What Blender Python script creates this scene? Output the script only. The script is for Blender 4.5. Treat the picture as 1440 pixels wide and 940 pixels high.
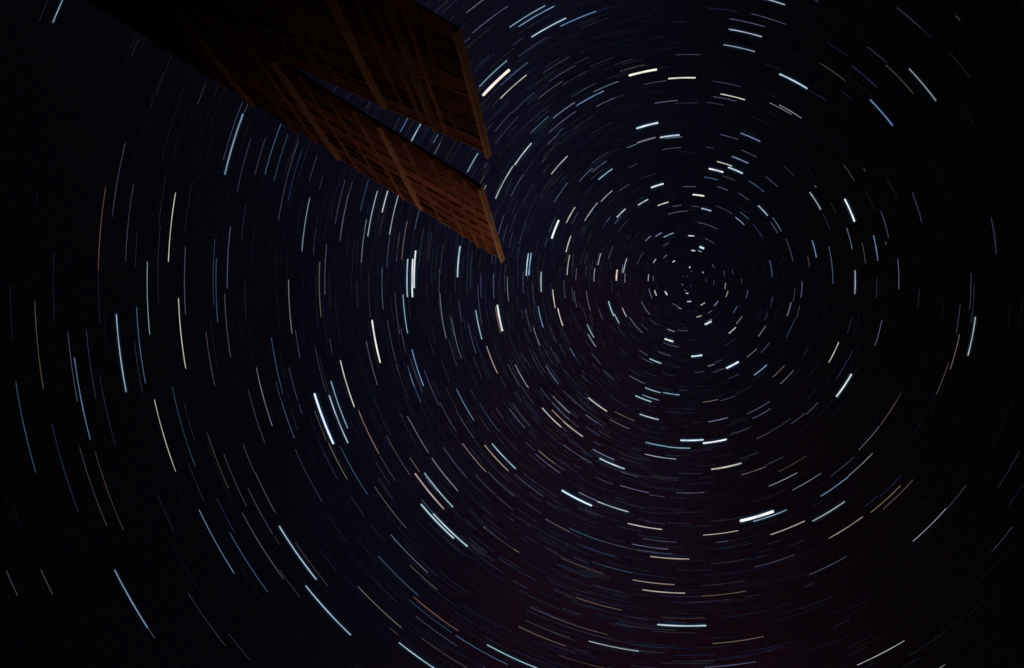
import bpy, bmesh, math, random
from mathutils import Vector, Matrix
random.seed(11)
scene = bpy.context.scene
C = scene.collection
for o in list(bpy.data.objects):
    bpy.data.objects.remove(o)

# ------------------------------------------------------------------ camera
LATITUDE = math.radians(45)                       # the pole stands this high above the north horizon
EAST = Vector((1, 0, 0))
UP = Vector((0, -math.sin(LATITUDE), math.cos(LATITUDE)))
POLE = Vector((0, math.cos(LATITUDE), math.sin(LATITUDE)))
cam_d = bpy.data.cameras.new('camera')
cam = bpy.data.objects.new('camera', cam_d)
C.objects.link(cam)
cam.location = (0, 0, 1.5)
cam.rotation_euler = (math.pi / 2 + LATITUDE, 0, 0)
cam_d.sensor_width = 36
cam_d.lens = 27.5
cam_d.shift_x = -248 / 1440
cam_d.shift_y = -75 / 1440
cam_d.clip_start = 0.05
cam_d.clip_end = 20000
scene.camera = cam

# ------------------------------------------------------------------ night sky
world = bpy.data.worlds.new('World')
scene.world = world
world.use_nodes = True
nt = world.node_tree
nt.nodes.clear()
N = nt.nodes.new
lk = nt.links.new
w_out = N('ShaderNodeOutputWorld')
bg = N('ShaderNodeBackground')
sky = N('ShaderNodeTexSky')
sky.sky_type = 'NISHITA'
sky.sun_disc = False
sky.sun_elevation = math.radians(-9)
sky.sun_rotation = math.radians(200)
SKY_STRENGTH = 0.05
skym = N('ShaderNodeMix'); skym.data_type = 'RGBA'; skym.blend_type = 'MULTIPLY'
skym.inputs['Factor'].default_value = 1
skym.inputs['B'].default_value = (SKY_STRENGTH,) * 3 + (1,)
lk(sky.outputs[0], skym.inputs['A'])
tc = N('ShaderNodeTexCoord')
# the band of the galaxy: a great circle of faint glow, patchy with dust
band = N('ShaderNodeVectorMath'); band.operation = 'DOT_PRODUCT'
gal_c = (POLE - 0.20 * EAST - 0.08 * UP).normalized()
gal_n = (EAST + 0.22 * UP)
gal_n = (gal_n - gal_c * gal_n.dot(gal_c)).normalized()
band.inputs[1].default_value = gal_n
lk(tc.outputs['Generated'], band.inputs[0])
sq = N('ShaderNodeMath'); sq.operation = 'POWER'; sq.inputs[1].default_value = 2
ab = N('ShaderNodeMath'); ab.operation = 'ABSOLUTE'
lk(band.outputs['Value'], ab.inputs[0]); lk(ab.outputs[0], sq.inputs[0])
dv = N('ShaderNodeMath'); dv.operation = 'MULTIPLY'; dv.inputs[1].default_value = -1 / 0.27 ** 2
lk(sq.outputs[0], dv.inputs[0])
ex = N('ShaderNodeMath'); ex.operation = 'EXPONENT'
lk(dv.outputs[0], ex.inputs[0])
nz = N('ShaderNodeTexNoise'); nz.inputs['Scale'].default_value = 9; nz.inputs['Detail'].default_value = 6
lk(tc.outputs['Generated'], nz.inputs['Vector'])
nr = N('ShaderNodeMapRange'); nr.inputs['From Min'].default_value = 0.3; nr.inputs['From Max'].default_value = 0.7
nr.inputs['To Min'].default_value = 0.72; nr.inputs['To Max'].default_value = 1.22
lk(nz.outputs['Fac'], nr.inputs['Value'])
gl = N('ShaderNodeMath'); gl.operation = 'MULTIPLY'
lk(ex.outputs[0], gl.inputs[0]); lk(nr.outputs[0], gl.inputs[1])
cz = N('ShaderNodeTexNoise'); cz.inputs['Scale'].default_value = 4; cz.inputs['Detail'].default_value = 3
lk(tc.outputs['Generated'], cz.inputs['Vector'])
side = N('ShaderNodeVectorMath'); side.operation = 'DOT_PRODUCT'
side.inputs[1].default_value = (0.75 * EAST - 0.66 * UP)          # reddish airglow lies towards the north-east horizon
lk(tc.outputs['Generated'], side.inputs[0])
sm = N('ShaderNodeMath'); sm.operation = 'MULTIPLY_ADD'; sm.inputs[1].default_value = 0.8
lk(side.outputs['Value'], sm.inputs[0]); lk(cz.outputs['Fac'], sm.inputs[2])
cr = N('ShaderNodeValToRGB')
cr.color_ramp.elements[0].position = 0.40; cr.color_ramp.elements[0].color = (0.0031, 0.0027, 0.0092, 1)
cr.color_ramp.elements[1].position = 0.80; cr.color_ramp.elements[1].color = (0.0068, 0.0018, 0.0050, 1)
lk(sm.outputs[0], cr.inputs['Fac'])
gm = N('ShaderNodeVectorMath'); gm.operation = 'SCALE'
lk(cr.outputs['Color'], gm.inputs[0]); lk(gl.outputs[0], gm.inputs['Scale'])
# fine colour noise over the whole sky, imitating camera sensor grain
fz = N('ShaderNodeTexNoise'); fz.inputs['Scale'].default_value = 330; fz.inputs['Detail'].default_value = 3
lk(tc.outputs['Generated'], fz.inputs['Vector'])
fs_ = N('ShaderNodeVectorMath'); fs_.operation = 'SUBTRACT'; fs_.inputs[1].default_value = (0.36, 0.37, 0.34)
lk(fz.outputs['Color'], fs_.inputs[0])
fx = N('ShaderNodeVectorMath'); fx.operation = 'MAXIMUM'; fx.inputs[1].default_value = (0, 0, 0)
lk(fs_.outputs[0], fx.inputs[0])
fm = N('ShaderNodeVectorMath'); fm.operation = 'SCALE'; fm.inputs['Scale'].default_value = 0.0055
lk(fx.outputs[0], fm.inputs[0])
a1 = N('ShaderNodeVectorMath'); a1.operation = 'ADD'
lk(gm.outputs[0], a1.inputs[0]); lk(fm.outputs[0], a1.inputs[1])
a2 = N('ShaderNodeVectorMath'); a2.operation = 'ADD'
lk(a1.outputs[0], a2.inputs[0]); lk(skym.outputs['Result'], a2.inputs[1])
lk(a2.outputs[0], bg.inputs['Color'])
bg.inputs['Strength'].default_value = 1.0
lk(bg.outputs[0], w_out.inputs['Surface'])

scene.view_settings.view_transform = 'Standard'
scene.view_settings.look = 'None'
scene.view_settings.exposure = 0
scene.view_settings.gamma = 1
scene.view_settings.use_curve_mapping = False

# ------------------------------------------------------------------ materials
def wood(name, dark, light, rough=0.8, scale=(1.2, 22, 22), bump=0.25):
    m = bpy.data.materials.new(name); m.use_nodes = True
    t = m.node_tree; b = t.nodes['Principled BSDF']
    co = t.nodes.new('ShaderNodeTexCoord')
    oi = t.nodes.new('ShaderNodeObjectInfo')
    ad = t.nodes.new('ShaderNodeVectorMath'); ad.operation = 'MULTIPLY_ADD'
    ad.inputs[1].default_value = (1, 1, 1)
    rs = t.nodes.new('ShaderNodeVectorMath'); rs.operation = 'SCALE'; rs.inputs[0].default_value = (7, 13, 5)
    t.links.new(oi.outputs['Random'], rs.inputs['Scale'])
    t.links.new(co.outputs['Object'], ad.inputs[0]); t.links.new(rs.outputs[0], ad.inputs[2])
    mp = t.nodes.new('ShaderNodeMapping'); mp.inputs['Scale'].default_value = scale
    t.links.new(ad.outputs[0], mp.inputs['Vector'])
    n1 = t.nodes.new('ShaderNodeTexNoise'); n1.inputs['Scale'].default_value = 2.2
    n1.inputs['Detail'].default_value = 8; n1.inputs['Distortion'].default_value = 0.6
    t.links.new(mp.outputs[0], n1.inputs['Vector'])
    n2 = t.nodes.new('ShaderNodeTexNoise'); n2.inputs['Scale'].default_value = 3.1; n2.inputs['Detail'].default_value = 4
    t.links.new(ad.outputs[0], n2.inputs['Vector'])
    mx = t.nodes.new('ShaderNodeMath'); mx.operation = 'MULTIPLY_ADD'; mx.inputs[1].default_value = 0.6
    t.links.new(n1.outputs['Fac'], mx.inputs[0])
    hf = t.nodes.new('ShaderNodeMath'); hf.operation = 'MULTIPLY'; hf.inputs[1].default_value = 0.4
    t.links.new(n2.outputs['Fac'], hf.inputs[0]); t.links.new(hf.outputs[0], mx.inputs[2])
    r = t.nodes.new('ShaderNodeValToRGB')
    r.color_ramp.elements[0].position = 0.36; r.color_ramp.elements[0].color = (*dark, 1)
    r.color_ramp.elements[1].position = 0.64; r.color_ramp.elements[1].color = (*light, 1)
    t.links.new(mx.outputs[0], r.inputs['Fac'])
    hv = t.nodes.new('ShaderNodeHueSaturation')
    mr = t.nodes.new('ShaderNodeMapRange'); mr.inputs['To Min'].default_value = 0.5; mr.inputs['To Max'].default_value = 1.5
    t.links.new(oi.outputs['Random'], mr.inputs['Value']); t.links.new(mr.outputs[0], hv.inputs['Value'])
    t.links.new(r.outputs['Color'], hv.inputs['Color'])
    t.links.new(hv.outputs['Color'], b.inputs['Base Color'])
    b.inputs['Roughness'].default_value = rough
    b.inputs['Specular IOR Level'].default_value = 0.2
    bp = t.nodes.new('ShaderNodeBump'); bp.inputs['Strength'].default_value = bump; bp.inputs['Distance'].default_value = 0.01
    t.links.new(n1.outputs['Fac'], bp.inputs['Height']); t.links.new(bp.outputs[0], b.inputs['Normal'])
    return m

M_plank = wood('red_brown_plank', (0.09, 0.04, 0.026), (0.27, 0.12, 0.075))
M_rafter = wood('brown_rafter', (0.27, 0.18, 0.125), (0.52, 0.37, 0.26), scale=(22, 1.2, 22))
M_pale = wood('weathered_tan_board', (0.30, 0.23, 0.15), (0.55, 0.44, 0.31), scale=(22, 1.2, 22))
M_batten = wood('thin_batten', (0.17, 0.085, 0.05), (0.38, 0.21, 0.125), scale=(22, 1.2, 22))
M_beam = wood('beam_timber', (0.16, 0.075, 0.035), (0.34, 0.17, 0.085))
M_cover = wood('roof_cover', (0.03, 0.022, 0.018), (0.07, 0.05, 0.04))
M_wall = wood('wall_board', (0.12, 0.065, 0.035), (0.27, 0.16, 0.09), scale=(1.2, 1.2, 22))

def plain(name, col, rough=0.6, metal=0.0, noise=6):
    m = bpy.data.materials.new(name); m.use_nodes = True
    t = m.node_tree; b = t.nodes['Principled BSDF']
    n = t.nodes.new('ShaderNodeTexNoise'); n.inputs['Scale'].default_value = noise; n.inputs['Detail'].default_value = 6
    r = t.nodes.new('ShaderNodeValToRGB')
    r.color_ramp.elements[0].color = (*[c * 0.6 for c in col], 1); r.color_ramp.elements[1].color = (*[c * 1.4 for c in col], 1)
    t.links.new(n.outputs['Fac'], r.inputs['Fac']); t.links.new(r.outputs['Color'], b.inputs['Base Color'])
    b.inputs['Roughness'].default_value = rough; b.inputs['Metallic'].default_value = metal
    return m
M_ground = plain('dry_grass_ground', (0.06, 0.06, 0.03), 0.95, noise=1.5)
M_metal = plain('dark_metal', (0.04, 0.04, 0.04), 0.5, 0.6, 20)

star = bpy.data.materials.new('star_light'); star.use_nodes = True
t = star.node_tree; t.nodes.clear()
so = t.nodes.new('ShaderNodeOutputMaterial'); em = t.nodes.new('ShaderNodeEmission')
va = t.nodes.new('ShaderNodeAttribute'); va.attribute_name = 'light'
t.links.new(va.outputs['Color'], em.inputs['Color']); em.inputs['Strength'].default_value = 1.0
t.links.new(em.outputs[0], so.inputs['Surface'])
star.cycles.emission_sampling = 'NONE'

# ------------------------------------------------------------------ helpers
def link(name, me, mat, parent=None):
    o = bpy.data.objects.new(name, me)
    if mat and not me.materials: me.materials.append(mat)
    C.objects.link(o)
    if parent: o.parent = parent
    return o
def tag(o, label=None, cat=None, group=None, kind=None):
    if label: o['label'] = label
    if cat: o['category'] = cat
    if group: o['group'] = group
    if kind: o['kind'] = kind
    return o
def hexa(name, pts, mat, parent=None):
    """a solid from 8 corners: four of the lower face, four of the upper face"""
    me = bpy.data.meshes.new(name)
    me.from_pydata(pts, [], [(3, 2, 1, 0), (4, 5, 6, 7), (0, 1, 5, 4), (1, 2, 6, 5), (2, 3, 7, 6), (3, 0, 4, 7)])
    me.update()
    bm = bmesh.new(); bm.from_mesh(me)
    bmesh.ops.recalc_face_normals(bm, faces=bm.faces)
    bm.to_mesh(me); bm.free()
    return link(name, me, mat, parent)

# ------------------------------------------------------------------ ground
bm = bmesh.new()
bmesh.ops.create_circle(bm, cap_ends=True, radius=9000, segments=64)
me = bpy.data.meshes.new('ground'); bm.to_mesh(me); bm.free()
tag(link('ground', me, M_ground), kind='structure')

# ------------------------------------------------------------------ timber house with two roof overhangs
K = 1.6                                             # metres per plan unit of the roof
slope = (EAST * (-153 / 1100) + UP * (-330 / 1100) + POLE).normalized()     # along the rafters
away = -0.876 * EAST + 0.482 * UP
away = (away - slope * away.dot(slope)).normalized()                        # along the boards, back to the house
normal = slope.cross(away).normalized()
if normal.z < 0: normal = -normal
tip = Vector((0, 0, 1.5)) + 5.2 * K * (EAST * (-262 / 1100) + UP * (30 / 1100) + POLE)
house = bpy.data.objects.new('timber_house', None); C.objects.link(house)
hx = tip + away * 4.4 * K + slope * (-1.5 * K)
house.location = (hx.x, hx.y, 0)
tag(house, 'dark timber house whose two slatted wooden roof overhangs catch dim orange light', 'house')
frame = Matrix((
    (away.x, slope.x, normal.x, tip.x - hx.x),
    (away.y, slope.y, normal.y, tip.y - hx.y),
    (away.z, slope.z, normal.z, tip.z),
    (0, 0, 0, 1)))

S_END = 3.5
def b_low(s): return -0.27 * s
def bend(s, pts):
    for (s0, t0), (s1, t1) in zip(pts, pts[1:]):
        if s <= s1: return t0 + (t1 - t0) * (s - s0) / (s1 - s0)
    return pts[-1][1]
BREAKS = (0.3, 0.86, 1.02, 1.6)
def b_up(s): return bend(s, [(-0.2, -1.18), (0.86, -1.39), (1.02, -1.455), (9, -1.475)])
def b_mid(s): return -0.63 - 0.12 * s
def a_low(s): return bend(s, [(-0.2, -1.735), (0.86, -1.55), (1.02, -1.462), (9, -1.482)])
def a_up(s): return -2.70 - 0.12 * s
def a_mid(s): return -2.20 + 0.25 * min(s, 1.4)

def overhang(label, s0, low, mid, up, thick_s, thin_s, tails):
    """low edge / middle / upper edge are functions of the distance s back from the tip"""
    def q(s, tt, z): return (s * K, tt * K, z)
    n = 10
    cov = bpy.data.meshes.new('roof_overhang')
    vs, fs = [], []
    ss = sorted([s0 + 0.01, S_END, 0.15, 0.6, 1.3, 2.0, 2.6] + list(BREAKS)); n = len(ss) - 1
    for s in ss:
        for tt, z in ((low(s) - 0.012, 0.0205), (low(s) - 0.012, 0.028), (up(s) + 0.02, 0.028), (up(s) + 0.02, 0.0205)):
            vs.append(q(s, tt, z))
    for i in range(n):
        for k in range(4):
            a, b = i * 4 + k, i * 4 + (k + 1) % 4
            fs.append((a, b, b + 4, a + 4))
    fs += [(0, 1, 2, 3), tuple(4 * n + k for k in (3, 2, 1, 0))]
    cov.from_pydata(vs, [], fs); cov.update()
    bmx = bmesh.new(); bmx.from_mesh(cov); bmesh.ops.recalc_face_normals(bmx, faces=bmx.faces); bmx.to_mesh(cov); bmx.free()
    part = link('roof_overhang', cov, M_cover, house)
    part.matrix_parent_inverse = Matrix.Identity(4)
    part.matrix_local = frame
    part['label'] = label
    # planks: rows between the edges and the middle beam, butted at rafters
    rows = [(mid, low, i / 4, (i + 1) / 4) for i in range(4)] + [(up, mid, i / 4, (i + 1) / 4) for i in range(4)]
    joints = [s for s in thick_s if s > 0.4]
    for (fa, fb, v0, v1) in rows:
        cut = [s0 + random.uniform(-0.012, 0.012)] + sorted(random.sample(joints, min(2, len(joints)))) + [S_END - 0.02]
        for a, b in zip(cut, cut[1:]):
            def ed(s, v): return fa(s) + (fb(s) - fa(s)) * v
            g = random.uniform(0.004, 0.011)
            z0 = random.uniform(-0.002, 0.010); tilt = random.uniform(-0.006, 0.006)
            a2, b2 = a + 0.002, b - 0.002
            cuts = [a2] + [x for x in BREAKS if a2 + 0.02 < x < b2 - 0.02] + [b2]
            rag = random.uniform(0.0, 0.03) if v1 == 1.0 and fb is low else 0.0
            vs, fs = [], []
            for k, s in enumerate(cuts):
                f = (s - a) / (b - a); w = random.uniform(-0.003, 0.003)
                lo_, hi_ = ed(s, v0) + g + w, ed(s, v1 - rag * (1 - f)) - g + w
                vs += [q(s, lo_, z0 + tilt * f), q(s, hi_, z0 - tilt * f), q(s, hi_, 0.020), q(s, lo_, 0.020)]
            for k in range(len(cuts) - 1):
                for e in range(4):
                    c0, c1 = 4 * k + e, 4 * k + (e + 1) % 4
                    fs.append((c0, c1, c1 + 4, c0 + 4))
            fs += [(3, 2, 1, 0), tuple(4 * (len(cuts) - 1) + e for e in range(4))]
            mp_ = bpy.data.meshes.new('plank'); mp_.from_pydata(vs, [], fs); mp_.update()
            bb = bmesh.new(); bb.from_mesh(mp_); bmesh.ops.recalc_face_normals(bb, faces=bb.faces); bb.to_mesh(mp_); bb.free()
            link('plank', mp_, M_plank, part)
    def bar(name, s, w, h, t0, t1, mat, lean=0.0, z=0.004):
        """a rough-sawn bar, a little crooked and uneven along its length"""
        seg = 5; vs, fs = [], []
        for i in range(seg + 1):
            f = i / seg; c = s + lean * f + random.uniform(-1, 1) * 0.004
            tt = t0 + (t1 - t0) * f; ww = w * random.uniform(0.82, 1.15); hh = h * random.uniform(0.85, 1.1)
            vs += [q(c - ww, tt, z - hh), q(c + ww, tt, z - hh * random.uniform(0.9, 1.0)), q(c + ww, tt, z), q(c - ww, tt, z)]
        for i in range(seg):
            for k in range(4):
                a, b = 4 * i + k, 4 * i + (k + 1) % 4
                fs.append((a, b, b + 4, a + 4))
        fs += [(3, 2, 1, 0), tuple(4 * seg + k for k in range(4))]
        mb = bpy.data.meshes.new(name); mb.from_pydata(vs, [], fs); mb.update()
        bb = bmesh.new(); bb.from_mesh(mb); bmesh.ops.recalc_face_normals(bb, faces=bb.faces); bb.to_mesh(mb); bb.free()
        return link(name, mb, mat, part)
    for s in thick_s:
        tail = tails.get(s, random.uniform(-0.02, 0.006))
        bar('rafter', s, random.uniform(0.012, 0.017), random.uniform(0.03, 0.04), up(s) + 0.02, low(s) + tail, M_rafter, random.uniform(-0.012, 0.012), 0.003)
    for s in thin_s:
        w = random.uniform(0.005, 0.009)
        top = up(s) + 0.03
        tail = tails.get(s, random.uniform(-0.05, 0.0))
        bar('batten', s + random.uniform(-0.01, 0.01), w, random.uniform(0.014, 0.022), top, low(s) + tail, M_batten, random.uniform(-0.012, 0.012), 0.002)
    # loose laths nailed lengthwise under the planks
    for k in range(7):
        v = random.uniform(0.06, 0.94); a = s0 + random.uniform(0.02, 1.1); b = a + random.uniform(0.15, 0.5)
        fa, fb = (mid, low) if random.random() < 0.75 else (up, mid)
        dv = random.uniform(-0.08, 0.08)
        def ln(s): return fa(s) + (fb(s) - fa(s)) * min(0.97, max(0.03, v + dv * (s - a) / (b - a)))
        w = random.uniform(0.004, 0.009); z = random.uniform(-0.012, -0.006)
        hexa('lath', [q(a, ln(a) - w, z), q(b, ln(b) - w, z), q(b, ln(b) + w, z), q(a, ln(a) + w, z),
                      q(a, ln(a) - w, 0.004), q(b, ln(b) - w, 0.004), q(b, ln(b) + w, 0.004), q(a, ln(a) + w, 0.004)], M_batten, part)
    # middle beam, edge boards, end board
    def rail(name, f, w, h, a, b, mat, z=0.004):
        return hexa(name, [q(a, f(a) - w, z - h), q(b, f(b) - w, z - h), q(b, f(b) + w, z - h), q(a, f(a) + w, z - h),
                           q(a, f(a) - w, z), q(b, f(b) - w, z), q(b, f(b) + w, z), q(a, f(a) + w, z)], mat, part)
    rail('centre_beam', mid, 0.010, 0.012, s0 + 0.004, 1.4, M_beam)
    rail('edge_board', lambda s: low(s) - 0.014, 0.010, 0.010, s0 + 0.006, 1.15, M_beam, 0.005)
    e = hexa('end_board', [q(s0 - 0.011, up(s0) + 0.0, -0.028), q(s0 + 0.004, up(s0) + 0.0, -0.028), q(s0 + 0.004, low(s0) + 0.02, -0.028), q(s0 - 0.011, low(s0) + 0.02, -0.028),
                           q(s0 - 0.011, up(s0) + 0.0, 0.022), q(s0 + 0.004, up(s0) + 0.0, 0.022), q(s0 + 0.004, low(s0) + 0.02, 0.022), q(s0 - 0.011, low(s0) + 0.02, 0.022)], M_pale, part)
    e['label'] = 'pale weathered board capping the end of the overhang'
    return part

overhang('lit lower overhang with orange brown boards under crossbars', 0.0, b_low, b_mid, b_up,
         [0.57, 1.14, 1.71, 2.28, 2.85, 3.3], [0.09, 0.18, 0.29, 0.43, 0.72, 0.86, 1.0, 1.28, 1.42, 1.57, 1.85, 2.0], {0.09: 0.012, 0.18: 0.06, 0.29: 0.03, 0.43: 0.015, 0.72: 0.02, 1.0: 0.025, 1.42: 0.02})
overhang('dark upper overhang with thick slanted rafters', -0.11, a_low, a_mid, a_up,
         [0.17, 0.46, 0.80, 1.15, 1.5, 1.9, 2.3, 2.8, 3.3], [0.03, 0.11, 0.25, 0.34, 0.6, 0.72, 0.95], {})

# walls below the roof, out of the picture to the left
def roof_pt(s, tt): return tip + away * s * K + slope * tt * K + normal * (-0.012)
corners = [roof_pt(3.42, -0.95), roof_pt(3.42, -2.4), roof_pt(6.0, -2.4), roof_pt(6.0, -0.95)]
vs, fs = [], []
for a, b in zip(corners, corners[1:] + corners[:1]):
    out = Vector((b.y - a.y, a.x - b.x, 0)).normalized()
    mid_p = sum(corners, Vector()) / 4
    if out.dot((a + b) / 2 - mid_p) < 0: out = -out
    n = 34
    for i in range(n):
        f0, f1 = i / n, (i + 1) / n
        base = len(vs)
        for f, off in ((f0, 0.035), (f1, 0.0), (f1, -0.05), (f0, -0.05)):
            for p in (a, b):
                v = Vector((p.x, p.y, p.z * f)) + out * off
                vs.append((v.x - hx.x, v.y - hx.y, v.z))
        for k in range(4):
            i0, i1 = base + 2 * k, base + 2 * ((k + 1) % 4)
            fs.append((i0, i0 + 1, i1 + 1, i1))
me = bpy.data.meshes.new('wall'); me.from_pydata(vs, [], fs); me.update()
bmx = bmesh.new(); bmx.from_mesh(me); bmesh.ops.recalc_face_normals(bmx, faces=bmx.faces); bmx.to_mesh(me); bmx.free()
link('wall', me, M_wall, house)
back = [roof_pt(3.36, -0.85), roof_pt(3.36, -2.5), roof_pt(6.15, -2.5), roof_pt(6.15, -0.85)]
loc = Vector((hx.x, hx.y, 0))
hexa('roof', [tuple(p - loc + normal * 0.11) for p in back] + [tuple(p - loc + normal * 0.2) for p in back], M_cover, house)

# ------------------------------------------------------------------ floodlight on the ground that throws the orange light up at the eaves
def floodlight(loc, target):
    root = bpy.data.objects.new('garden_floodlight', None); C.objects.link(root); root.location = loc
    tag(root, 'small black floodlight on the ground shining orange up at the roof', 'floodlight')
    aim = (Vector(target) - Vector(loc)).normalized()
    rot = aim.to_track_quat('-Z', 'Y').to_matrix().to_4x4()
    bmx = bmesh.new()
    prof = [(0.035, 0.16), (0.07, 0.13), (0.085, 0.0), (0.10, -0.06), (0.092, -0.06), (0.07, 0.02), (0.0, 0.03)]
    seg = 20; rings = []
    for r, z in prof:
        rings.append([bmx.verts.new((r * math.cos(2 * math.pi * k / seg), r * math.sin(2 * math.pi * k / seg), z)) for k in range(seg)] if r else [bmx.verts.new((0, 0, z))])
    for p, r in zip(rings, rings[1:]):
        for k in range(seg):
            if len(r) == 1: bmx.faces.new((p[k], p[(k + 1) % seg], r[0]))
            else: bmx.faces.new((p[k], p[(k + 1) % seg], r[(k + 1) % seg], r[k]))
    bmx.faces.new(rings[0])
    bmesh.ops.recalc_face_normals(bmx, faces=bmx.faces)
    m2 = bpy.data.meshes.new('housing'); bmx.to_mesh(m2); bmx.free()
    h = link('housing', m2, M_metal, root); h.matrix_local = Matrix.Translation((0, 0, 0.28)) @ rot
    for x in (-0.1, 0.1):
        hexa('bracket', [(x - .008, -.02, .03), (x + .008, -.02, .03), (x + .008, .02, .03), (x - .008, .02, .03),
                         (x - .008, -.02, .30), (x + .008, -.02, .30), (x + .008, .02, .30), (x - .008, .02, .30)], M_metal, root)
    hexa('base_plate', [(-.13, -.09, 0), (.13, -.09, 0), (.13, .09, 0), (-.13, .09, 0),
                        (-.12, -.08, .032), (.12, -.08, .032), (.12, .08, .032), (-.12, .08, .032)], M_metal, root)
    ld = bpy.data.lights.new('lamp', 'SPOT'); ld.energy = LAMP_POWER; ld.color = (1.0, 0.50, 0.32)
    ld.spot_size = math.radians(LAMP_CONE); ld.spot_blend = 1.0; ld.shadow_soft_size = 0.05
    lo = bpy.data.objects.new('lamp', ld); C.objects.link(lo); lo.parent = root
    lo.matrix_local = Matrix.Translation((0, 0, 0.28)) @ rot @ Matrix.Translation((0, 0, -0.07))
LAMP_POWER = 8600
LAMP_CONE = 123.5
floodlight((-1.4, 15.3, 0.0), tip + slope * 5.37 - away * 7.68)

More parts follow.
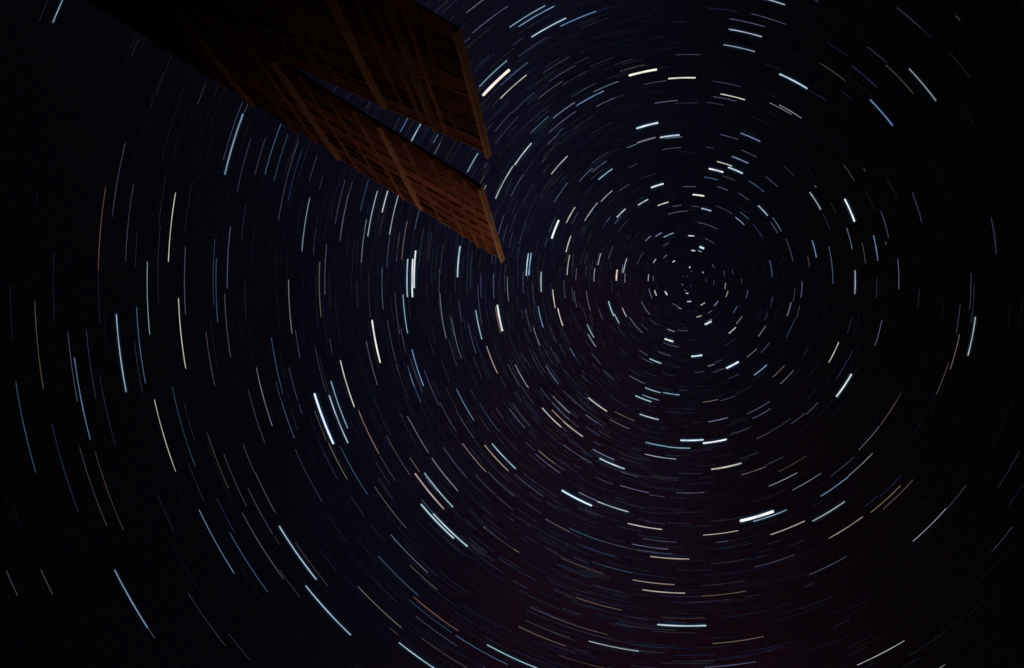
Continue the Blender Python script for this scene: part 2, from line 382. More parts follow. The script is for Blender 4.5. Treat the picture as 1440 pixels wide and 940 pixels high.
# ------------------------------------------------------------------ stars
# each row: degrees from the pole, hour angle where the trail starts, sweep, colour, brightness, width
STAR_CATALOGUE = """
26.52 196.7 8.0 c 100 3.2
19.48 130.2 7.8 h 100 4.6
17.42 282.1 8.3 w 100 4.4
31.36 210.9 7.9 c 82 2.0
32.01 218.5 7.9 c 78 2.0
22.16 187.0 7.9 y 92 2.4
15.28 98.4 7.8 y 97 3.2
17.36 238.8 8.0 c 97 2.7
23.99 219.8 7.9 c 82 2.3
36.21 183.3 7.9 c 68 1.7
23.79 264.8 8.2 c 84 2.1
23.81 222.3 8.0 c 82 2.1
31.29 159.4 7.7 c 62 2.2
19.32 173.6 7.9 w 92 2.2
25.72 197.6 7.9 c 74 2.0
19.45 175.4 8.0 w 90 2.1
33.10 181.9 8.0 y 66 1.6
38.33 187.1 7.8 b 55 1.6
22.64 216.0 7.9 c 76 2.0
27.98 241.0 7.8 c 70 1.7
13.82 187.1 8.0 w 90 2.6
23.13 215.1 7.9 h 68 2.1
39.38 206.7 6.0 c 62 1.6
11.63 100.8 8.1 c 95 2.8
16.12 58.2 8.1 c 90 2.1
33.62 170.2 7.7 y 62 1.5
30.62 231.3 5.6 c 76 1.8
34.95 192.5 7.9 y 58 1.5
34.67 177.9 7.8 c 55 1.6
19.78 175.5 7.8 c 78 2.0
24.52 192.8 7.9 y 72 1.7
13.50 321.9 8.4 w 90 2.3
12.71 19.6 8.1 w 97 2.3
20.33 114.9 7.9 c 80 1.8
11.76 275.1 8.5 w 96 2.3
34.61 205.0 7.8 b 55 1.5
11.52 267.1 8.4 c 92 2.5
16.44 171.3 7.8 c 80 2.2
10.36 154.8 8.0 w 98 2.7
25.37 195.6 7.8 c 62 1.8
35.22 182.7 8.0 b 48 1.6
14.56 87.9 7.8 y 85 2.2
40.99 188.5 7.9 b 42 1.4
20.50 70.7 7.6 c 75 1.7
14.23 243.4 7.9 c 84 2.1
13.63 276.9 9.4 y 72 2.2
19.56 262.1 8.1 h 64 1.9
21.75 261.5 7.9 y 62 1.8
28.20 293.7 7.3 w 56 1.6
25.52 254.5 8.0 w 58 1.5
18.51 128.1 7.8 y 65 1.9
33.76 208.7 7.8 b 46 1.4
6.93 293.4 8.5 c 98 2.9
20.29 345.0 7.9 w 64 1.7
20.04 129.4 7.7 c 60 1.9
18.05 219.6 7.9 c 70 1.7
26.35 167.6 8.0 c 55 1.5
41.24 154.1 3.8 c 62 1.5
22.47 163.8 8.3 g 60 1.5
10.58 93.4 7.8 c 85 2.3
14.94 138.6 7.7 w 78 1.8
19.06 297.3 8.1 w 62 1.7
37.02 170.9 8.1 q 38 1.4
17.71 255.9 8.1 y 66 1.7
16.95 247.5 8.0 w 66 1.8
29.38 191.3 7.9 g 48 1.4
28.45 236.7 8.1 b 48 1.4
11.71 170.2 8.0 c 82 2.0
21.63 117.4 7.8 c 62 1.5
21.34 116.0 7.8 b 62 1.5
20.05 182.7 7.9 c 60 1.6
28.15 228.9 7.8 q 48 1.4
11.52 169.8 8.2 b 78 2.0
20.00 193.9 7.8 b 60 1.6
15.00 146.6 10.3 w 64 1.5
23.72 310.7 7.9 g 54 1.5
18.05 73.2 7.7 g 68 1.5
27.06 179.8 7.8 g 48 1.4
21.37 36.0 7.9 w 58 1.5
13.63 72.6 7.7 y 75 1.8
29.90 222.7 7.7 h 44 1.4
17.66 285.1 8.2 c 62 1.6
15.33 187.8 8.0 c 68 1.7
18.16 37.2 7.8 b 62 1.6
39.88 181.7 7.8 o 32 1.4
18.82 287.9 8.0 y 58 1.6
20.54 298.6 7.9 h 54 1.6
24.36 201.4 7.9 o 50 1.4
26.55 220.4 7.9 p 46 1.4
20.01 108.8 7.9 b 58 1.5
13.51 228.2 7.7 y 60 2.2
21.13 163.5 7.7 g 56 1.5
21.23 259.4 8.0 h 54 1.5
30.51 173.1 7.9 p 40 1.4
29.16 158.8 7.1 b 45 1.4
8.30 72.1 7.7 w 92 2.1
8.75 63.1 7.7 c 88 2.1
38.50 184.7 6.5 p 36 1.4
27.91 221.5 7.9 b 42 1.4
24.14 165.8 7.6 p 45 1.6
31.12 177.2 7.9 b 38 1.4
21.72 214.6 7.8 g 52 1.5
17.90 301.6 8.0 b 56 1.6
32.78 176.1 7.8 p 36 1.4
26.29 272.4 7.7 p 44 1.4
13.90 220.9 8.2 y 64 1.7
18.10 205.0 8.1 b 54 1.6
21.63 149.6 3.6 c 75 2.0
26.22 205.5 8.2 b 42 1.4
21.85 163.3 4.1 w 72 1.8
28.27 187.7 7.8 b 40 1.4
11.11 229.3 8.8 y 72 1.7
27.90 160.2 11.4 p 30 1.4
10.67 176.4 7.9 w 70 2.0
15.16 197.9 8.0 o 56 1.8
18.49 218.8 7.8 h 56 1.5
25.25 177.0 8.6 r 40 1.4
18.02 273.3 8.0 y 56 1.5
24.91 273.8 8.2 h 42 1.4
17.64 182.8 10.6 g 44 1.5
14.88 114.0 8.7 b 60 1.5
7.31 104.3 7.6 w 92 2.1
22.72 169.1 7.8 g 46 1.4
16.97 73.8 7.8 g 58 1.5
39.81 192.6 8.1 B 26 1.4
33.95 191.5 9.1 b 28 1.4
6.30 79.4 7.8 y 92 2.3
22.79 123.3 7.8 p 45 1.4
5.51 272.2 8.5 c 92 2.4
19.57 215.6 7.8 h 50 1.4
22.24 230.2 7.9 h 44 1.4
31.55 158.1 7.4 b 34 1.4
12.85 255.9 10.2 g 56 1.5
32.72 207.4 9.0 g 28 1.4
25.61 213.2 8.1 r 38 1.4
10.27 249.9 8.1 w 72 1.7
20.64 308.2 7.9 h 46 1.4
19.10 126.2 7.7 b 50 1.4
10.65 102.9 7.5 g 52 2.6
11.72 329.8 8.1 y 64 1.7
13.66 278.2 7.0 y 60 1.8
36.53 166.2 7.5 p 28 1.4
26.20 243.8 7.7 h 38 1.4
24.92 174.1 8.1 p 38 1.4
18.97 257.8 8.0 p 48 1.4
12.06 262.7 8.0 c 62 1.7
26.76 204.2 6.0 o 44 1.4
22.72 190.5 8.1 p 40 1.4
9.17 245.1 7.9 c 74 1.8
12.04 355.5 8.2 w 62 1.6
12.04 255.1 7.6 c 62 1.7
35.74 170.1 8.0 p 26 1.4
21.70 206.6 6.9 g 46 1.4
9.67 191.8 7.9 y 72 1.7
15.73 291.4 8.2 g 52 1.5
17.86 309.5 7.5 w 50 1.4
10.46 358.9 15.0 b 45 1.4
12.52 134.0 8.1 y 62 1.5
20.57 198.3 6.0 b 52 1.5
38.27 196.0 7.8 o 24 1.3
5.26 171.0 8.8 h 85 2.2
18.74 73.2 7.9 p 45 1.4
16.62 296.4 8.2 g 48 1.4
20.17 167.9 7.9 r 42 1.4
17.04 189.0 9.9 g 40 1.4
15.13 122.5 7.3 p 55 1.5
23.23 250.5 8.1 h 36 1.4
19.31 244.2 8.0 b 42 1.4
14.58 123.5 9.8 p 45 1.4
6.01 194.2 11.0 c 75 1.7
28.44 228.8 7.3 b 32 1.4
30.66 181.5 8.0 r 28 1.4
13.69 6.1 7.8 b 56 1.5
14.75 232.7 9.3 p 38 1.8
4.56 247.6 8.6 w 90 2.3
9.85 183.6 7.9 y 68 1.6
13.81 205.8 8.0 g 54 1.5
31.27 174.9 8.0 b 27 1.4
9.13 159.0 7.7 y 70 1.7
17.47 148.7 5.1 c 62 1.5
38.88 195.2 7.7 g 22 1.3
19.45 341.3 7.6 h 42 1.4
9.80 146.9 7.7 y 65 1.7
13.97 187.6 7.8 o 45 1.8
28.58 159.9 6.5 b 34 1.4
28.90 230.8 6.9 p 32 1.4
21.39 177.7 7.7 p 38 1.4
8.92 69.1 7.5 y 70 1.7
20.79 251.1 8.2 b 36 1.4
21.95 272.3 8.3 h 34 1.4
20.97 310.4 8.1 r 36 1.4
24.86 247.8 9.3 r 28 1.4
15.12 109.3 7.4 c 50 1.4
22.09 292.4 7.6 p 36 1.4
16.13 228.5 8.2 h 44 1.4
14.21 55.2 7.5 g 52 1.5
9.82 124.1 7.6 c 65 1.6
13.89 240.3 7.2 p 54 1.5
8.37 247.9 8.2 c 66 1.7
15.39 251.5 8.0 p 46 1.4
29.18 236.2 6.3 p 32 1.4
16.44 228.5 7.9 p 44 1.4
11.02 189.6 8.1 b 58 1.5
15.06 357.7 8.3 p 45 1.4
10.88 28.3 7.9 w 60 1.5
8.71 139.1 10.9 g 56 1.5
11.33 62.7 7.9 p 58 1.5
13.01 93.4 7.3 p 45 1.9
5.93 104.0 8.1 y 80 1.9
18.58 275.9 8.1 p 38 1.4
7.48 39.4 7.9 c 72 1.7
23.98 124.9 4.8 g 45 1.4
6.33 243.5 8.5 c 74 1.8
28.46 196.5 5.3 p 36 1.4
19.33 69.2 7.6 p 38 1.4
27.55 161.2 7.6 B 28 1.4
20.57 283.0 8.2 p 34 1.4
3.40 290.5 9.3 w 90 2.4
8.82 167.6 9.7 y 58 1.5
14.05 58.2 7.3 g 50 1.4
32.36 200.4 6.7 p 26 1.4
15.43 130.3 6.6 b 50 1.4
8.31 257.1 8.5 c 60 1.7
37.66 184.5 6.8 p 22 1.3
31.88 205.1 6.2 p 28 1.4
29.66 233.2 7.2 r 26 1.4
8.35 304.8 8.4 b 62 1.6
17.05 315.2 7.6 g 40 1.4
24.57 163.5 7.4 p 30 1.4
9.57 63.0 7.8 p 58 1.6
20.74 214.1 7.6 p 34 1.4
13.02 178.6 7.9 g 48 1.4
8.92 247.9 8.2 c 56 1.7
9.45 10.4 7.8 b 58 1.6
31.79 186.0 6.5 r 26 1.4
18.36 228.1 7.9 p 36 1.4
19.60 198.6 7.9 p 34 1.4
32.81 197.5 6.8 o 24 1.3
6.97 130.9 7.5 w 72 1.7
11.96 210.7 7.9 p 50 1.4
36.99 211.9 6.4 p 22 1.3
19.26 258.9 7.8 p 34 1.4
30.45 161.9 6.9 p 25 1.4
26.95 225.5 5.4 r 34 1.4
18.48 260.0 7.5 p 36 1.4
30.09 193.8 7.3 p 24 1.3
5.38 71.9 8.1 c 75 1.9
20.51 39.8 7.8 r 32 1.4
12.80 220.3 7.9 g 46 1.4
20.56 182.1 8.4 p 30 1.4
2.63 64.1 7.8 c 95 3.0
16.92 242.5 5.0 p 52 1.5
19.48 223.5 7.5 p 34 1.4
23.44 207.1 7.8 r 28 1.4
10.30 278.0 8.2 p 52 1.5
14.16 340.8 7.8 p 42 1.4
17.18 210.2 8.4 b 34 1.4
21.28 245.3 8.5 o 28 1.4
15.16 266.7 7.7 p 40 1.4
31.18 203.8 5.5 g 28 1.4
12.04 11.0 7.6 c 48 1.4
11.68 195.8 7.8 g 48 1.4
12.16 232.4 7.4 p 48 1.4
23.20 162.4 5.6 b 35 1.4
5.05 211.5 17.6 p 48 1.4
10.44 92.5 6.5 c 45 2.0
17.27 117.6 7.5 p 35 1.4
26.85 250.9 7.4 o 24 1.3
9.87 209.3 8.3 b 50 1.4
6.63 116.2 7.5 w 70 1.6
37.30 189.1 7.0 p 18 1.3
14.41 285.2 7.5 r 40 1.4
14.67 12.1 7.8 p 38 1.4
15.69 215.4 6.7 p 40 1.4
31.10 213.6 6.7 r 22 1.3
7.63 340.3 8.0 p 52 1.8
19.86 354.1 7.5 p 30 1.4
11.24 140.9 8.8 p 42 1.4
15.07 181.0 10.9 p 28 1.4
30.09 195.3 5.6 p 26 1.4
16.79 122.2 7.3 r 35 1.4
19.29 252.1 6.5 p 34 1.4
4.78 159.9 12.8 w 60 1.5
25.84 189.8 7.3 p 24 1.3
8.58 130.1 7.7 g 56 1.5
8.01 203.2 7.9 g 58 1.5
15.99 191.0 7.8 p 32 1.5
7.46 185.6 11.4 p 46 1.4
22.24 178.9 7.7 p 26 1.4
10.52 293.8 10.3 p 38 1.4
21.19 187.4 8.0 p 26 1.4
14.00 177.7 7.5 p 38 1.4
5.91 203.9 7.7 c 66 1.7
13.37 74.9 7.4 p 40 1.4
19.47 206.0 7.2 p 30 1.4
17.10 14.1 7.6 p 32 1.4
14.49 248.6 7.2 p 38 1.4
8.50 49.5 9.7 b 46 1.4
14.10 147.2 7.4 p 38 1.4
4.84 307.6 8.1 y 70 1.8
21.56 4.9 6.9 p 28 1.4
22.51 149.8 2.9 b 52 1.5
27.57 192.2 4.8 p 30 1.4
17.06 323.1 6.9 r 34 1.4
13.49 223.4 5.0 h 52 1.5
26.81 199.1 4.8 o 30 1.4
5.10 90.0 17.2 p 42 1.4
10.98 295.0 7.9 p 42 1.4
39.06 177.4 6.0 B 17 1.3
19.52 239.0 5.7 h 34 1.4
6.12 2.9 11.4 b 50 1.4
7.67 28.0 9.0 c 50 1.4
23.71 47.3 5.4 p 30 1.4
19.79 120.0 7.2 p 28 1.4
19.21 335.3 7.4 r 28 1.4
10.70 130.3 7.3 p 45 1.4
11.92 189.7 8.1 p 38 1.4
32.70 210.4 4.8 g 24 1.3
14.15 112.0 5.9 p 42 1.4
21.22 195.9 7.1 p 26 1.4
8.26 207.8 7.7 g 52 1.5
18.01 51.8 7.0 r 30 1.4
35.45 186.2 5.4 p 20 1.3
33.55 204.7 4.5 B 24 1.3
19.05 45.7 7.1 B 28 1.4
29.70 161.3 5.0 p 25 1.4
8.27 351.7 8.3 p 48 1.4
8.11 238.1 8.9 p 46 1.4
18.76 209.0 7.2 p 28 1.4
20.23 195.6 7.2 p 26 1.4
5.78 45.2 8.4 p 62 1.5
7.66 73.7 7.6 b 50 1.6
24.37 209.5 4.8 p 30 1.4
10.00 311.6 8.0 g 42 1.4
23.33 265.4 7.5 r 22 1.3
11.50 242.3 6.1 p 46 1.4
10.84 240.6 8.3 h 38 1.4
6.88 172.2 8.0 g 55 1.5
6.69 162.5 7.6 g 58 1.5
17.96 117.9 7.1 p 28 1.4
10.52 124.2 7.3 p 42 1.4
21.10 171.5 6.0 p 28 1.4
11.50 240.3 7.6 h 38 1.4
42.17 204.0 2.3 g 30 1.4
14.42 74.9 8.2 p 30 1.4
17.28 129.2 7.3 p 28 1.4
12.76 222.9 5.2 p 46 1.4
7.74 10.5 12.8 p 34 1.4
15.73 101.4 6.7 r 32 1.4
3.67 106.9 12.7 c 60 1.5
15.57 172.0 9.7 b 24 1.3
43.43 203.0 2.1 g 30 1.4
15.58 115.1 7.3 p 30 1.4
14.04 160.3 5.9 p 38 1.4
20.50 170.4 5.9 p 28 1.4
23.78 219.3 2.9 b 42 1.4
4.33 60.9 19.5 p 38 1.4
14.44 96.1 6.8 p 33 1.4
3.74 204.1 17.1 p 46 1.4
3.31 82.8 7.2 w 86 1.8
23.77 318.5 5.3 p 26 1.4
9.04 179.7 8.2 p 26 2.4
26.84 187.1 4.2 p 28 1.4
20.20 222.3 5.7 p 28 1.4
10.85 70.6 7.3 p 38 1.4
15.33 215.0 7.6 p 28 1.4
17.16 306.1 7.3 p 26 1.4
19.58 165.4 3.9 p 38 1.4
31.22 200.1 3.7 p 26 1.4
27.46 318.1 4.7 p 24 1.3
11.93 176.8 7.4 p 34 1.4
13.15 224.4 5.1 c 42 1.4
5.21 202.2 8.0 w 60 1.5
22.85 212.3 3.2 h 38 1.4
25.66 169.7 6.3 p 20 1.3
19.22 348.9 6.2 p 26 1.4
15.08 295.2 8.8 r 24 1.3
23.23 235.3 7.9 p 18 1.3
14.87 177.8 6.7 p 30 1.4
17.67 177.2 5.6 p 30 1.4
9.29 311.2 7.4 r 40 1.4
20.07 351.6 8.0 p 20 1.3
7.01 307.4 8.1 r 46 1.4
9.70 93.1 8.3 p 35 1.4
17.34 136.4 6.0 p 28 1.4
32.61 215.2 4.0 p 22 1.3
1.86 203.9 9.8 w 82 2.2
22.75 216.6 3.5 p 34 1.4
14.25 204.7 7.3 p 28 1.4
28.66 203.2 4.6 p 22 1.3
8.21 329.8 10.8 b 32 1.4
6.51 321.5 8.5 y 46 1.4
8.87 276.7 7.4 y 40 1.4
20.42 189.4 4.9 p 28 1.4
16.57 115.7 7.1 p 25 1.4
14.07 131.3 4.6 p 40 1.4
25.43 326.2 6.6 p 18 1.3
16.14 87.1 6.1 p 28 1.4
7.35 140.5 7.4 b 45 1.4
24.85 244.1 3.7 p 28 1.4
16.40 184.8 5.4 p 30 1.4
17.48 193.8 6.6 p 24 1.3
11.26 180.8 7.9 p 30 1.4
12.69 305.6 5.9 p 34 1.4
10.60 110.5 4.2 c 50 1.4
11.47 285.6 7.6 p 30 1.4
26.60 161.3 3.9 p 25 1.4
20.22 311.7 6.2 B 22 1.3
10.23 61.1 7.0 p 35 1.4
4.87 247.8 14.2 p 36 1.4
34.24 168.7 5.4 p 15 1.3
36.52 217.4 3.4 p 20 1.3
7.37 28.2 7.4 p 42 1.4
34.15 174.1 4.5 p 17 1.3
12.80 311.4 5.5 p 34 1.4
37.01 179.0 5.1 p 14 1.3
20.78 259.4 5.7 B 22 1.3
20.64 47.7 4.9 p 25 1.4
10.68 154.4 6.3 p 35 1.4
12.81 5.7 6.9 r 28 1.4
6.29 45.3 7.7 b 45 1.4
8.34 185.0 8.3 c 34 1.4
2.56 195.3 9.3 w 70 1.7
12.79 326.1 7.5 B 26 1.4
2.25 77.1 7.6 w 84 1.9
9.42 46.5 7.0 p 35 1.4
6.88 85.7 7.5 p 42 1.4
28.65 207.7 3.4 p 24 1.3
5.61 246.7 10.3 p 38 1.4
4.03 118.4 8.2 p 58 1.5
19.28 79.5 6.6 B 20 1.3
8.18 173.5 6.2 p 42 1.4
14.32 292.6 5.8 p 28 1.4
4.64 173.0 8.6 g 50 1.4
11.98 221.2 6.4 p 30 1.4
7.20 66.2 6.9 p 42 1.4
12.36 298.4 8.2 p 24 1.3
34.22 200.1 4.4 p 16 1.3
32.88 168.6 6.0 p 13 1.3
1.51 266.8 11.1 w 78 2.0
2.94 190.9 14.9 p 46 1.4
27.18 150.4 1.8 b 40 1.4
20.22 228.2 4.3 p 26 1.4
7.36 53.1 7.4 p 38 1.4
4.70 318.2 8.5 y 48 1.4
16.82 135.9 5.4 p 25 1.4
15.96 154.6 2.2 w 52 1.5
13.13 221.5 3.3 p 44 1.4
20.33 149.6 2.0 c 45 1.4
28.99 222.7 5.1 p 16 1.3
3.83 246.4 8.7 g 54 1.5
14.20 258.8 8.3 r 20 1.3
6.06 155.4 9.6 p 35 1.4
36.17 202.0 4.1 p 15 1.3
20.90 130.5 5.4 B 20 1.3
8.68 142.5 4.3 g 48 1.4
40.91 180.4 4.5 p 12 1.3
2.94 170.5 9.5 g 60 1.5
20.55 196.8 2.1 b 42 1.4
11.93 226.9 4.8 p 34 1.4
23.37 229.4 4.1 p 22 1.3
6.28 30.6 10.7 B 30 1.4
17.93 229.2 4.0 B 28 1.4
7.43 315.3 7.7 p 34 1.4
24.77 209.9 4.3 p 20 1.3
23.29 246.4 4.0 p 22 1.3
33.54 193.5 4.6 p 14 1.3
4.28 129.6 7.2 p 54 1.5
19.93 150.8 2.6 g 35 1.4
15.50 244.7 5.0 p 26 1.4
12.47 161.2 6.6 p 25 1.4
25.13 212.4 4.1 p 20 1.3
12.18 250.9 6.4 p 26 1.4
10.99 121.8 7.5 p 25 1.4
27.25 205.2 4.3 p 18 1.3
2.71 282.7 8.4 y 60 1.7
28.48 193.7 2.8 p 24 1.3
29.84 170.2 4.4 p 16 1.3
5.84 56.9 13.2 p 26 1.4
12.82 86.8 7.3 p 22 1.3
15.72 195.1 4.8 p 26 1.4
13.92 31.1 5.7 g 25 1.4
19.41 54.7 5.3 B 20 1.3
1.99 296.6 10.8 y 62 1.7
6.55 239.6 7.1 p 38 1.4
13.13 216.0 4.7 p 30 1.4
6.37 282.7 4.7 y 46 1.7
29.55 180.1 4.6 p 15 1.3
9.01 284.7 7.4 p 28 1.4
6.89 284.9 7.6 p 34 1.4
33.68 157.8 2.4 p 22 1.3
15.52 259.6 4.2 p 28 1.4
13.84 267.0 7.2 p 20 1.3
21.75 167.8 3.9 p 22 1.3
16.25 199.4 6.0 p 20 1.3
4.91 164.8 7.9 p 42 1.4
2.63 316.1 9.6 p 58 1.5
4.02 324.7 7.6 b 50 1.4
12.92 78.6 5.7 p 25 1.4
34.12 178.7 3.7 p 15 1.3
1.79 123.2 7.0 w 80 2.0
22.97 180.1 4.7 p 18 1.3
35.26 174.8 3.8 p 14 1.3
13.61 162.7 5.4 p 25 1.4
16.28 103.5 5.2 p 22 1.3
8.78 216.8 7.3 p 28 1.4
12.85 234.9 5.4 p 26 1.4
6.81 136.2 6.2 p 38 1.4
3.28 294.5 7.4 g 45 2.0
10.53 197.3 8.0 p 22 1.3
7.77 348.8 7.3 p 30 1.4
16.77 108.3 6.4 p 18 1.3
2.87 145.7 7.0 w 60 1.7
22.68 131.9 2.4 p 30 1.4
13.11 147.7 8.2 p 18 1.3
12.39 293.4 4.9 r 28 1.4
8.24 121.1 6.3 p 32 1.4
17.33 259.8 4.7 p 22 1.3
8.48 183.1 7.2 p 28 1.4
30.53 302.8 1.0 w 50 1.4
2.99 336.9 9.0 y 52 1.5
16.84 141.5 3.2 p 30 1.4
6.19 234.6 6.9 p 36 1.4
20.11 308.2 3.4 B 24 1.3
23.91 35.8 5.6 p 14 1.3
6.84 197.6 6.6 p 34 1.4
3.33 55.1 13.6 p 34 1.4
3.64 257.6 12.4 p 34 1.4
5.55 95.4 6.5 p 40 1.4
2.73 347.8 9.3 w 52 1.5
20.02 105.0 3.7 B 22 1.3
9.42 148.1 6.0 p 28 1.4
1.01 81.4 5.0 w 88 2.2
28.00 248.8 1.2 c 40 1.4
27.10 212.6 3.4 p 18 1.3
8.30 340.7 6.8 p 28 1.4
39.37 212.7 1.1 g 30 1.4
24.90 189.1 2.6 p 24 1.3
23.07 229.7 4.6 p 16 1.3
26.57 324.9 3.9 B 16 1.3
16.31 224.6 3.3 p 28 1.4
13.31 286.0 6.2 p 20 1.3
13.54 355.0 6.1 p 20 1.3
0.91 258.0 12.0 w 78 2.0
4.41 343.5 7.7 p 40 1.4
23.93 239.5 2.9 p 22 1.3
23.65 230.6 2.9 p 22 1.3
2.47 129.2 8.1 c 48 1.9
27.52 173.7 3.6 p 16 1.3
3.92 147.3 15.5 p 25 1.4
4.88 168.4 4.9 g 50 1.4
13.15 229.4 3.8 p 28 1.4
2.01 235.0 13.2 p 46 1.4
3.15 117.0 8.8 p 28 2.5
10.88 19.6 7.1 p 20 1.3
16.41 213.3 3.3 p 26 1.4
8.98 226.2 6.8 p 24 1.3
8.05 64.9 7.1 r 25 1.4
6.25 134.7 10.7 p 22 1.3
6.69 273.5 6.7 p 30 1.4
24.12 163.6 2.2 p 25 1.4
20.59 124.0 2.6 p 25 1.4
13.12 164.5 4.9 p 22 1.3
5.46 81.3 6.6 p 34 1.4
12.07 341.4 6.6 p 18 1.3
2.58 170.7 10.4 p 42 1.4
41.79 156.3 1.9 p 15 1.3
28.11 197.9 3.0 p 16 1.3
11.47 205.8 5.9 p 20 1.3
21.37 227.4 3.0 p 20 1.3
6.26 343.1 6.5 p 30 1.4
12.41 168.8 4.8 p 22 1.3
27.56 197.5 1.6 p 26 1.4
8.85 6.4 5.4 r 26 1.4
10.80 44.8 5.4 p 22 1.3
17.38 113.9 3.7 p 20 1.3
16.37 153.0 2.1 o 32 1.4
14.17 129.3 2.2 b 35 1.4
15.96 21.4 6.2 p 14 1.3
31.25 157.9 1.4 g 25 1.4
7.70 292.2 6.6 p 24 1.3
9.29 113.2 5.1 p 25 1.4
20.76 231.5 2.6 p 22 1.3
22.65 226.5 3.0 p 18 1.3
18.72 192.2 4.3 p 16 1.3
30.32 229.2 1.5 r 24 1.3
16.45 353.3 4.8 p 16 1.3
25.62 292.8 2.7 p 12 2.0
2.09 248.8 7.7 y 52 1.6
2.33 65.8 6.5 c 58 1.5
14.17 172.4 2.5 p 30 1.4
21.73 205.7 1.0 w 42 1.4
2.77 301.0 7.7 p 44 1.4
15.08 206.7 3.8 p 20 1.3
37.50 156.2 1.8 p 16 1.3
14.13 109.4 2.6 B 28 1.4
16.40 66.5 3.9 B 18 1.3
10.68 162.8 3.9 p 25 1.4
25.92 164.0 2.0 p 20 1.3
4.66 222.3 8.5 p 26 1.4
18.34 90.6 3.3 B 18 1.3
7.97 265.1 4.9 p 26 1.4
19.93 277.8 2.3 r 22 1.3
17.08 329.9 2.4 r 24 1.3
16.11 54.6 3.3 B 20 1.3
16.19 52.4 2.4 B 25 1.4
3.95 226.1 8.4 p 28 1.4
6.26 287.5 5.8 p 26 1.4
19.36 286.6 3.3 p 16 1.3
23.73 45.0 2.3 B 18 1.3
5.41 298.8 10.4 p 18 1.3
17.26 206.6 2.7 p 20 1.3
42.28 198.0 2.5 p 9 1.3
13.08 203.2 3.2 p 22 1.3
13.88 229.1 2.2 p 28 1.4
2.68 7.9 8.8 p 34 1.4
13.52 139.1 2.0 p 30 1.4
17.33 47.8 3.7 p 15 1.3
12.84 333.7 3.5 p 20 1.3
20.00 283.6 2.4 p 18 1.3
9.78 79.1 3.3 p 25 1.4
31.86 211.7 1.2 p 20 1.3
6.24 333.2 4.9 p 26 1.4
2.12 27.0 8.3 p 40 1.4
16.62 149.5 1.6 p 28 1.4
22.70 290.6 1.9 p 18 1.3
40.00 172.1 1.5 B 12 1.3
1.23 27.9 5.7 w 60 1.5
9.95 326.7 4.2 p 18 1.3
11.74 24.8 4.0 p 16 1.3
1.87 350.4 11.2 p 30 1.4
19.51 229.4 1.7 p 20 1.3
21.49 64.9 1.0 p 30 1.4
3.31 8.2 7.1 p 26 1.4
3.88 357.7 4.6 p 32 1.4
0.74 243.8 15.1 p 45 1.4
25.69 43.8 1.0 g 25 2.0
0.50 204.0 15.1 g 48 1.4
11.45 36.1 1.0 w 42 1.4
22.04 204.6 1.0 b 25 1.4
0.53 138.5 5.0 g 45 1.4
0.73 68.4 7.2 g 45 1.4
19.19 326.0 2.8 p 10 1.3
0.38 291.8 7.9 g 40 1.4
0.37 104.0 9.2 g 40 1.4
14.42 10.3 1.0 g 30 1.8
1.31 357.8 9.3 p 26 1.4
14.91 31.7 1.0 g 25 1.4
"""
FAINT = 3400
RADIUS = 3000.0
PX = 1 / 1100.0                                    # width of a trail, as an angle, per catalogue unit
TINT = {'c': (0.46, 0.74, 1.0), 'b': (0.26, 0.50, 1.0), 'B': (0.24, 0.32, 1.0), 'w': (0.88, 0.95, 1.0), 'y': (1.0, 0.95, 0.80),
        'h': (1.0, 0.78, 0.60), 'o': (0.92, 0.68, 0.52), 'r': (0.92, 0.66, 0.64), 'q': (0.95, 0.48, 0.34), 'p': (0.50, 0.56, 1.0), 'g': (0.74, 0.83, 1.0)}
WORD = {'c': 'pale cyan', 'b': 'blue', 'B': 'deep blue', 'w': 'white', 'y': 'cream', 'h': 'peach', 'o': 'orange', 'r': 'reddish', 'q': 'rusty orange', 'p': 'grey violet', 'g': 'grey'}
def srgb(v): return ((v + 0.055) / 1.055) ** 2.4 if v > 0.04045 else v / 12.92
def on_sky(polar, hour):
    return RADIUS * (math.cos(polar) * POLE + math.sin(polar) * (math.cos(hour) * EAST + math.sin(hour) * UP))
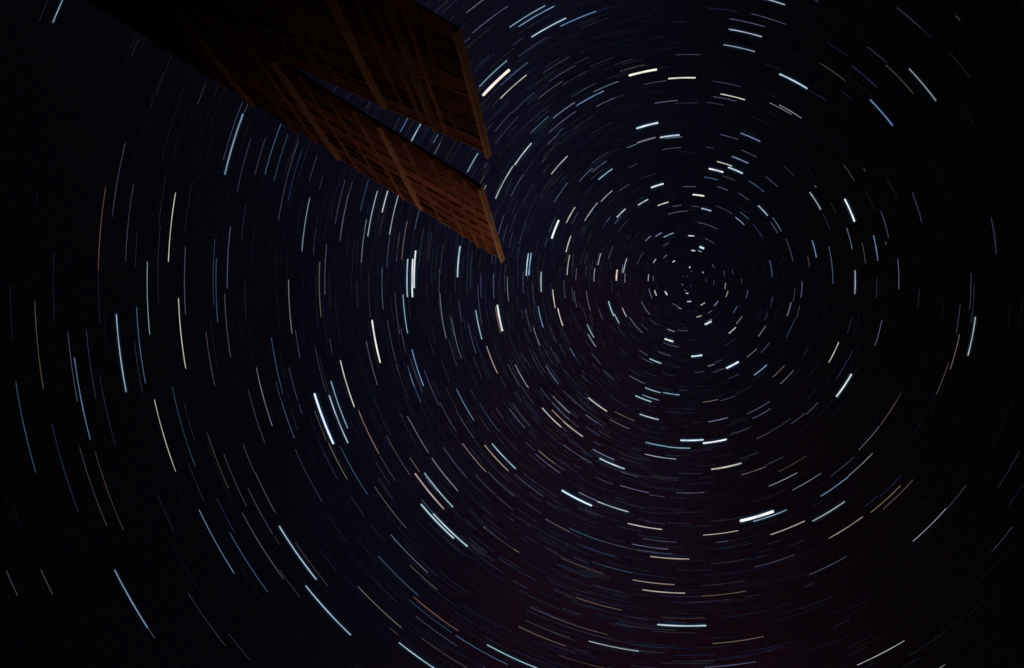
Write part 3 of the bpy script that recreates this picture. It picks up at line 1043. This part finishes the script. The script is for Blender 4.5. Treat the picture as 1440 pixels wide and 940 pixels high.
def arc(V, F, L, polar, hour, sweep, tint, level, width, halo=False):
    """a thin round thread of light along a circle of declination"""
    n = max(2, int(math.degrees(sweep) / 1.1 * (1 if polar > 0.06 else 0.5)) + 1)
    sides = 6 if width > 2 else 4
    if level < 62 and not halo: width *= 0.9
    rad = RADIUS * width * PX / 2 * math.cos(polar) ** 2
    lin = srgb(level / 100 * (0.92 if 28 < level < 56 else 1.0))
    base = len(V)
    stops = [i / n for i in range(n + 1)]
    stops = [0.0, 0.02] + stops[1:-1] + [0.98, 1.0]
    ph = random.uniform(0, 6.28); am = random.uniform(0.05, 0.22)
    for k, f in enumerate(stops):
        h = hour + sweep * f
        c = on_sky(polar, h)
        rdir = c.normalized()
        tang = (on_sky(polar, h + 0.001) - on_sky(polar, h - 0.001)).normalized()
        side = rdir.cross(tang).normalized()
        e = 0.55 if k in (0, len(stops) - 1) else 1.0
        fade = 1.0
        if k in (0, len(stops) - 1): fade = 0.75
        br = lin * fade * (1 + am * math.sin(ph + f * 9) + random.uniform(-am, am) * 0.6)
        gain = 1.08 + (0.95 if level > 50 else 0.42) * max(0, 2.0 - width)
        for s in range(sides):
            a = 2 * math.pi * (s + 0.5) / sides
            v = c + (side * math.cos(a) + rdir * math.sin(a)) * rad * e
            V.append(v); L.append((tint[0] * br * gain, tint[1] * br * gain, tint[2] * br * gain, 1))
    m = len(stops)
    for k in range(m - 1):
        for s in range(sides):
            a, b = base + k * sides + s, base + k * sides + (s + 1) % sides
            F.append((a, b, b + sides, a + sides))
    F.append(tuple(base + s for s in range(sides)))
    F.append(tuple(base + (m - 1) * sides + s for s in range(sides)))
def trail(V, F, L, polar, hour, sweep, tint, level, width):
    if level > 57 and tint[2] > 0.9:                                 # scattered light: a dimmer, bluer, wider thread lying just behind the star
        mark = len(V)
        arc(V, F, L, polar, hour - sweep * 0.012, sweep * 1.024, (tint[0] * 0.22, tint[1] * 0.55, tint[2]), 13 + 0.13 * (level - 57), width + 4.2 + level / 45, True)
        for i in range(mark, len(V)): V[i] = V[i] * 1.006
    burn = max(0.0, min(0.25 if tint[0] < 0.36 else 0.5 if tint[0] < 0.6 else 0.7 if tint[2] > 0.9 else 0.3, (level - 50) / 50))      # bright stars burn out towards white
    arc(V, F, L, polar, hour, sweep, tuple(v + (1 - v) * burn for v in tint), level, width if width < 2.2 else 0.3 + width * 0.86)
def build(name, V, F, L, origin):
    me = bpy.data.meshes.new(name)
    me.from_pydata([tuple(v - origin) for v in V], [], F); me.update()
    at = me.attributes.new('light', 'FLOAT_COLOR', 'POINT')
    at.data.foreach_set('color', [x for c in L for x in c])
    o = link(name, me, star); o.location = origin
    return o
cat = []
for line in STAR_CATALOGUE.strip().splitlines():
    p = line.split()
    cat.append((math.radians(float(p[0])), math.radians(float(p[1])), math.radians(float(p[2])), p[3], int(p[4]), float(p[5])))

def describe(polar, hour, sweep, c, level, width):
    d = math.degrees(polar); h = math.degrees(hour + sweep / 2) % 360
    look = 'brilliant' if level > 88 and width > 2.5 else 'bright' if level > 74 else 'clear' if level > 58 else 'thin' if level > 42 else 'faint' if level > 28 else 'dim'
    arc_len = d * math.degrees(sweep) / 8
    size = 'tiny' if arc_len < 4 else 'short' if arc_len < 10 else '' if arc_len < 22 else 'long'
    ring = ('right at the hub' if d < 2.2 else 'in innermost ring' if d < 5 else 'in inner ring' if d < 9 else
            'in middle ring' if d < 15 else 'in wide ring' if d < 22 else 'in outer ring' if d < 31 else 'in outermost ring')
    side = ('level with hub' if h < 22 or h > 338 else 'above hub opposite roof' if h < 68 else 'straight above hub' if h < 112 else
            'beside roof ends' if h < 158 else 'under roof overhangs' if h < 190 else 'down from roof' if h < 225 else
            'low below roof' if h < 255 else 'straight below hub' if h < 290 else 'below hub opposite roof')
    if d < 2.2: side = ''
    words = ' '.join(x for x in (look, size, WORD[c], 'star trail', ring, side) if x)
    return words
named = 300
GROUP = 'star trails circling the hub of the night sky'
labels = [describe(*row) for row in cat[:named]]
ORD = ['innermost', 'second out', 'third out', 'fourth out', 'fifth out', 'sixth out', 'seventh out', 'eighth out', 'ninth out']
for text in set(labels):
    same = sorted((i for i in range(named) if labels[i] == text), key=lambda i: cat[i][0])
    if len(same) == 2:
        labels[same[0]] += ', nearer hub'; labels[same[1]] += ', farther out'
    elif len(same) > 2:
        for k, i in enumerate(same): labels[i] += f', {ORD[k]} of {len(same)}'
for row, text in zip(cat[:named], labels):
    V, F, L = [], [], []
    polar, hour, sweep, c, level, width = row
    tint = tuple(min(1, v + random.uniform(-0.05, 0.05)) for v in TINT[c])
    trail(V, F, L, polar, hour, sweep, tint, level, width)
    o = build('star_trail', V, F, L, on_sky(polar, hour + sweep / 2))
    tag(o, text, 'star trail', GROUP)

V, F, L = [], [], []
for polar, hour, sweep, c, level, width in cat[named:]:
    arc(V, F, L, polar, hour, sweep, TINT[c], level, width)
# the countless faint stars, thicker along the galaxy
n = 0
while n < FAINT:
    polar = math.radians(2.0 + 36 * random.random() ** 0.85)
    hour = random.uniform(0, 2 * math.pi)
    d = on_sky(polar, hour).normalized()
    g = math.exp(-(abs(d.dot(gal_n)) / 0.22) ** 2)
    lowside = 0.5 - 0.5 * math.cos(hour - math.radians(35))
    if random.random() > (0.04 + 0.96 * g * (0.35 + 0.65 * lowside)): continue
    c = random.choices('pBbgrc', (52, 24, 12, 5, 4, 3))[0]
    sweep = math.radians(random.uniform(2.5, 9.0))
    level = (9 + 13 * random.random() ** 2.4) * (0.45 + 0.55 * g)
    arc(V, F, L, polar, hour, sweep, TINT[c], level, random.uniform(1.0, 1.6))
    n += 1
o = build('faint_star_trails', V, F, L, Vector((0, 0, 0)))
tag(o, 'countless faint violet star trails filling the dark sky', 'star trails', kind='stuff')
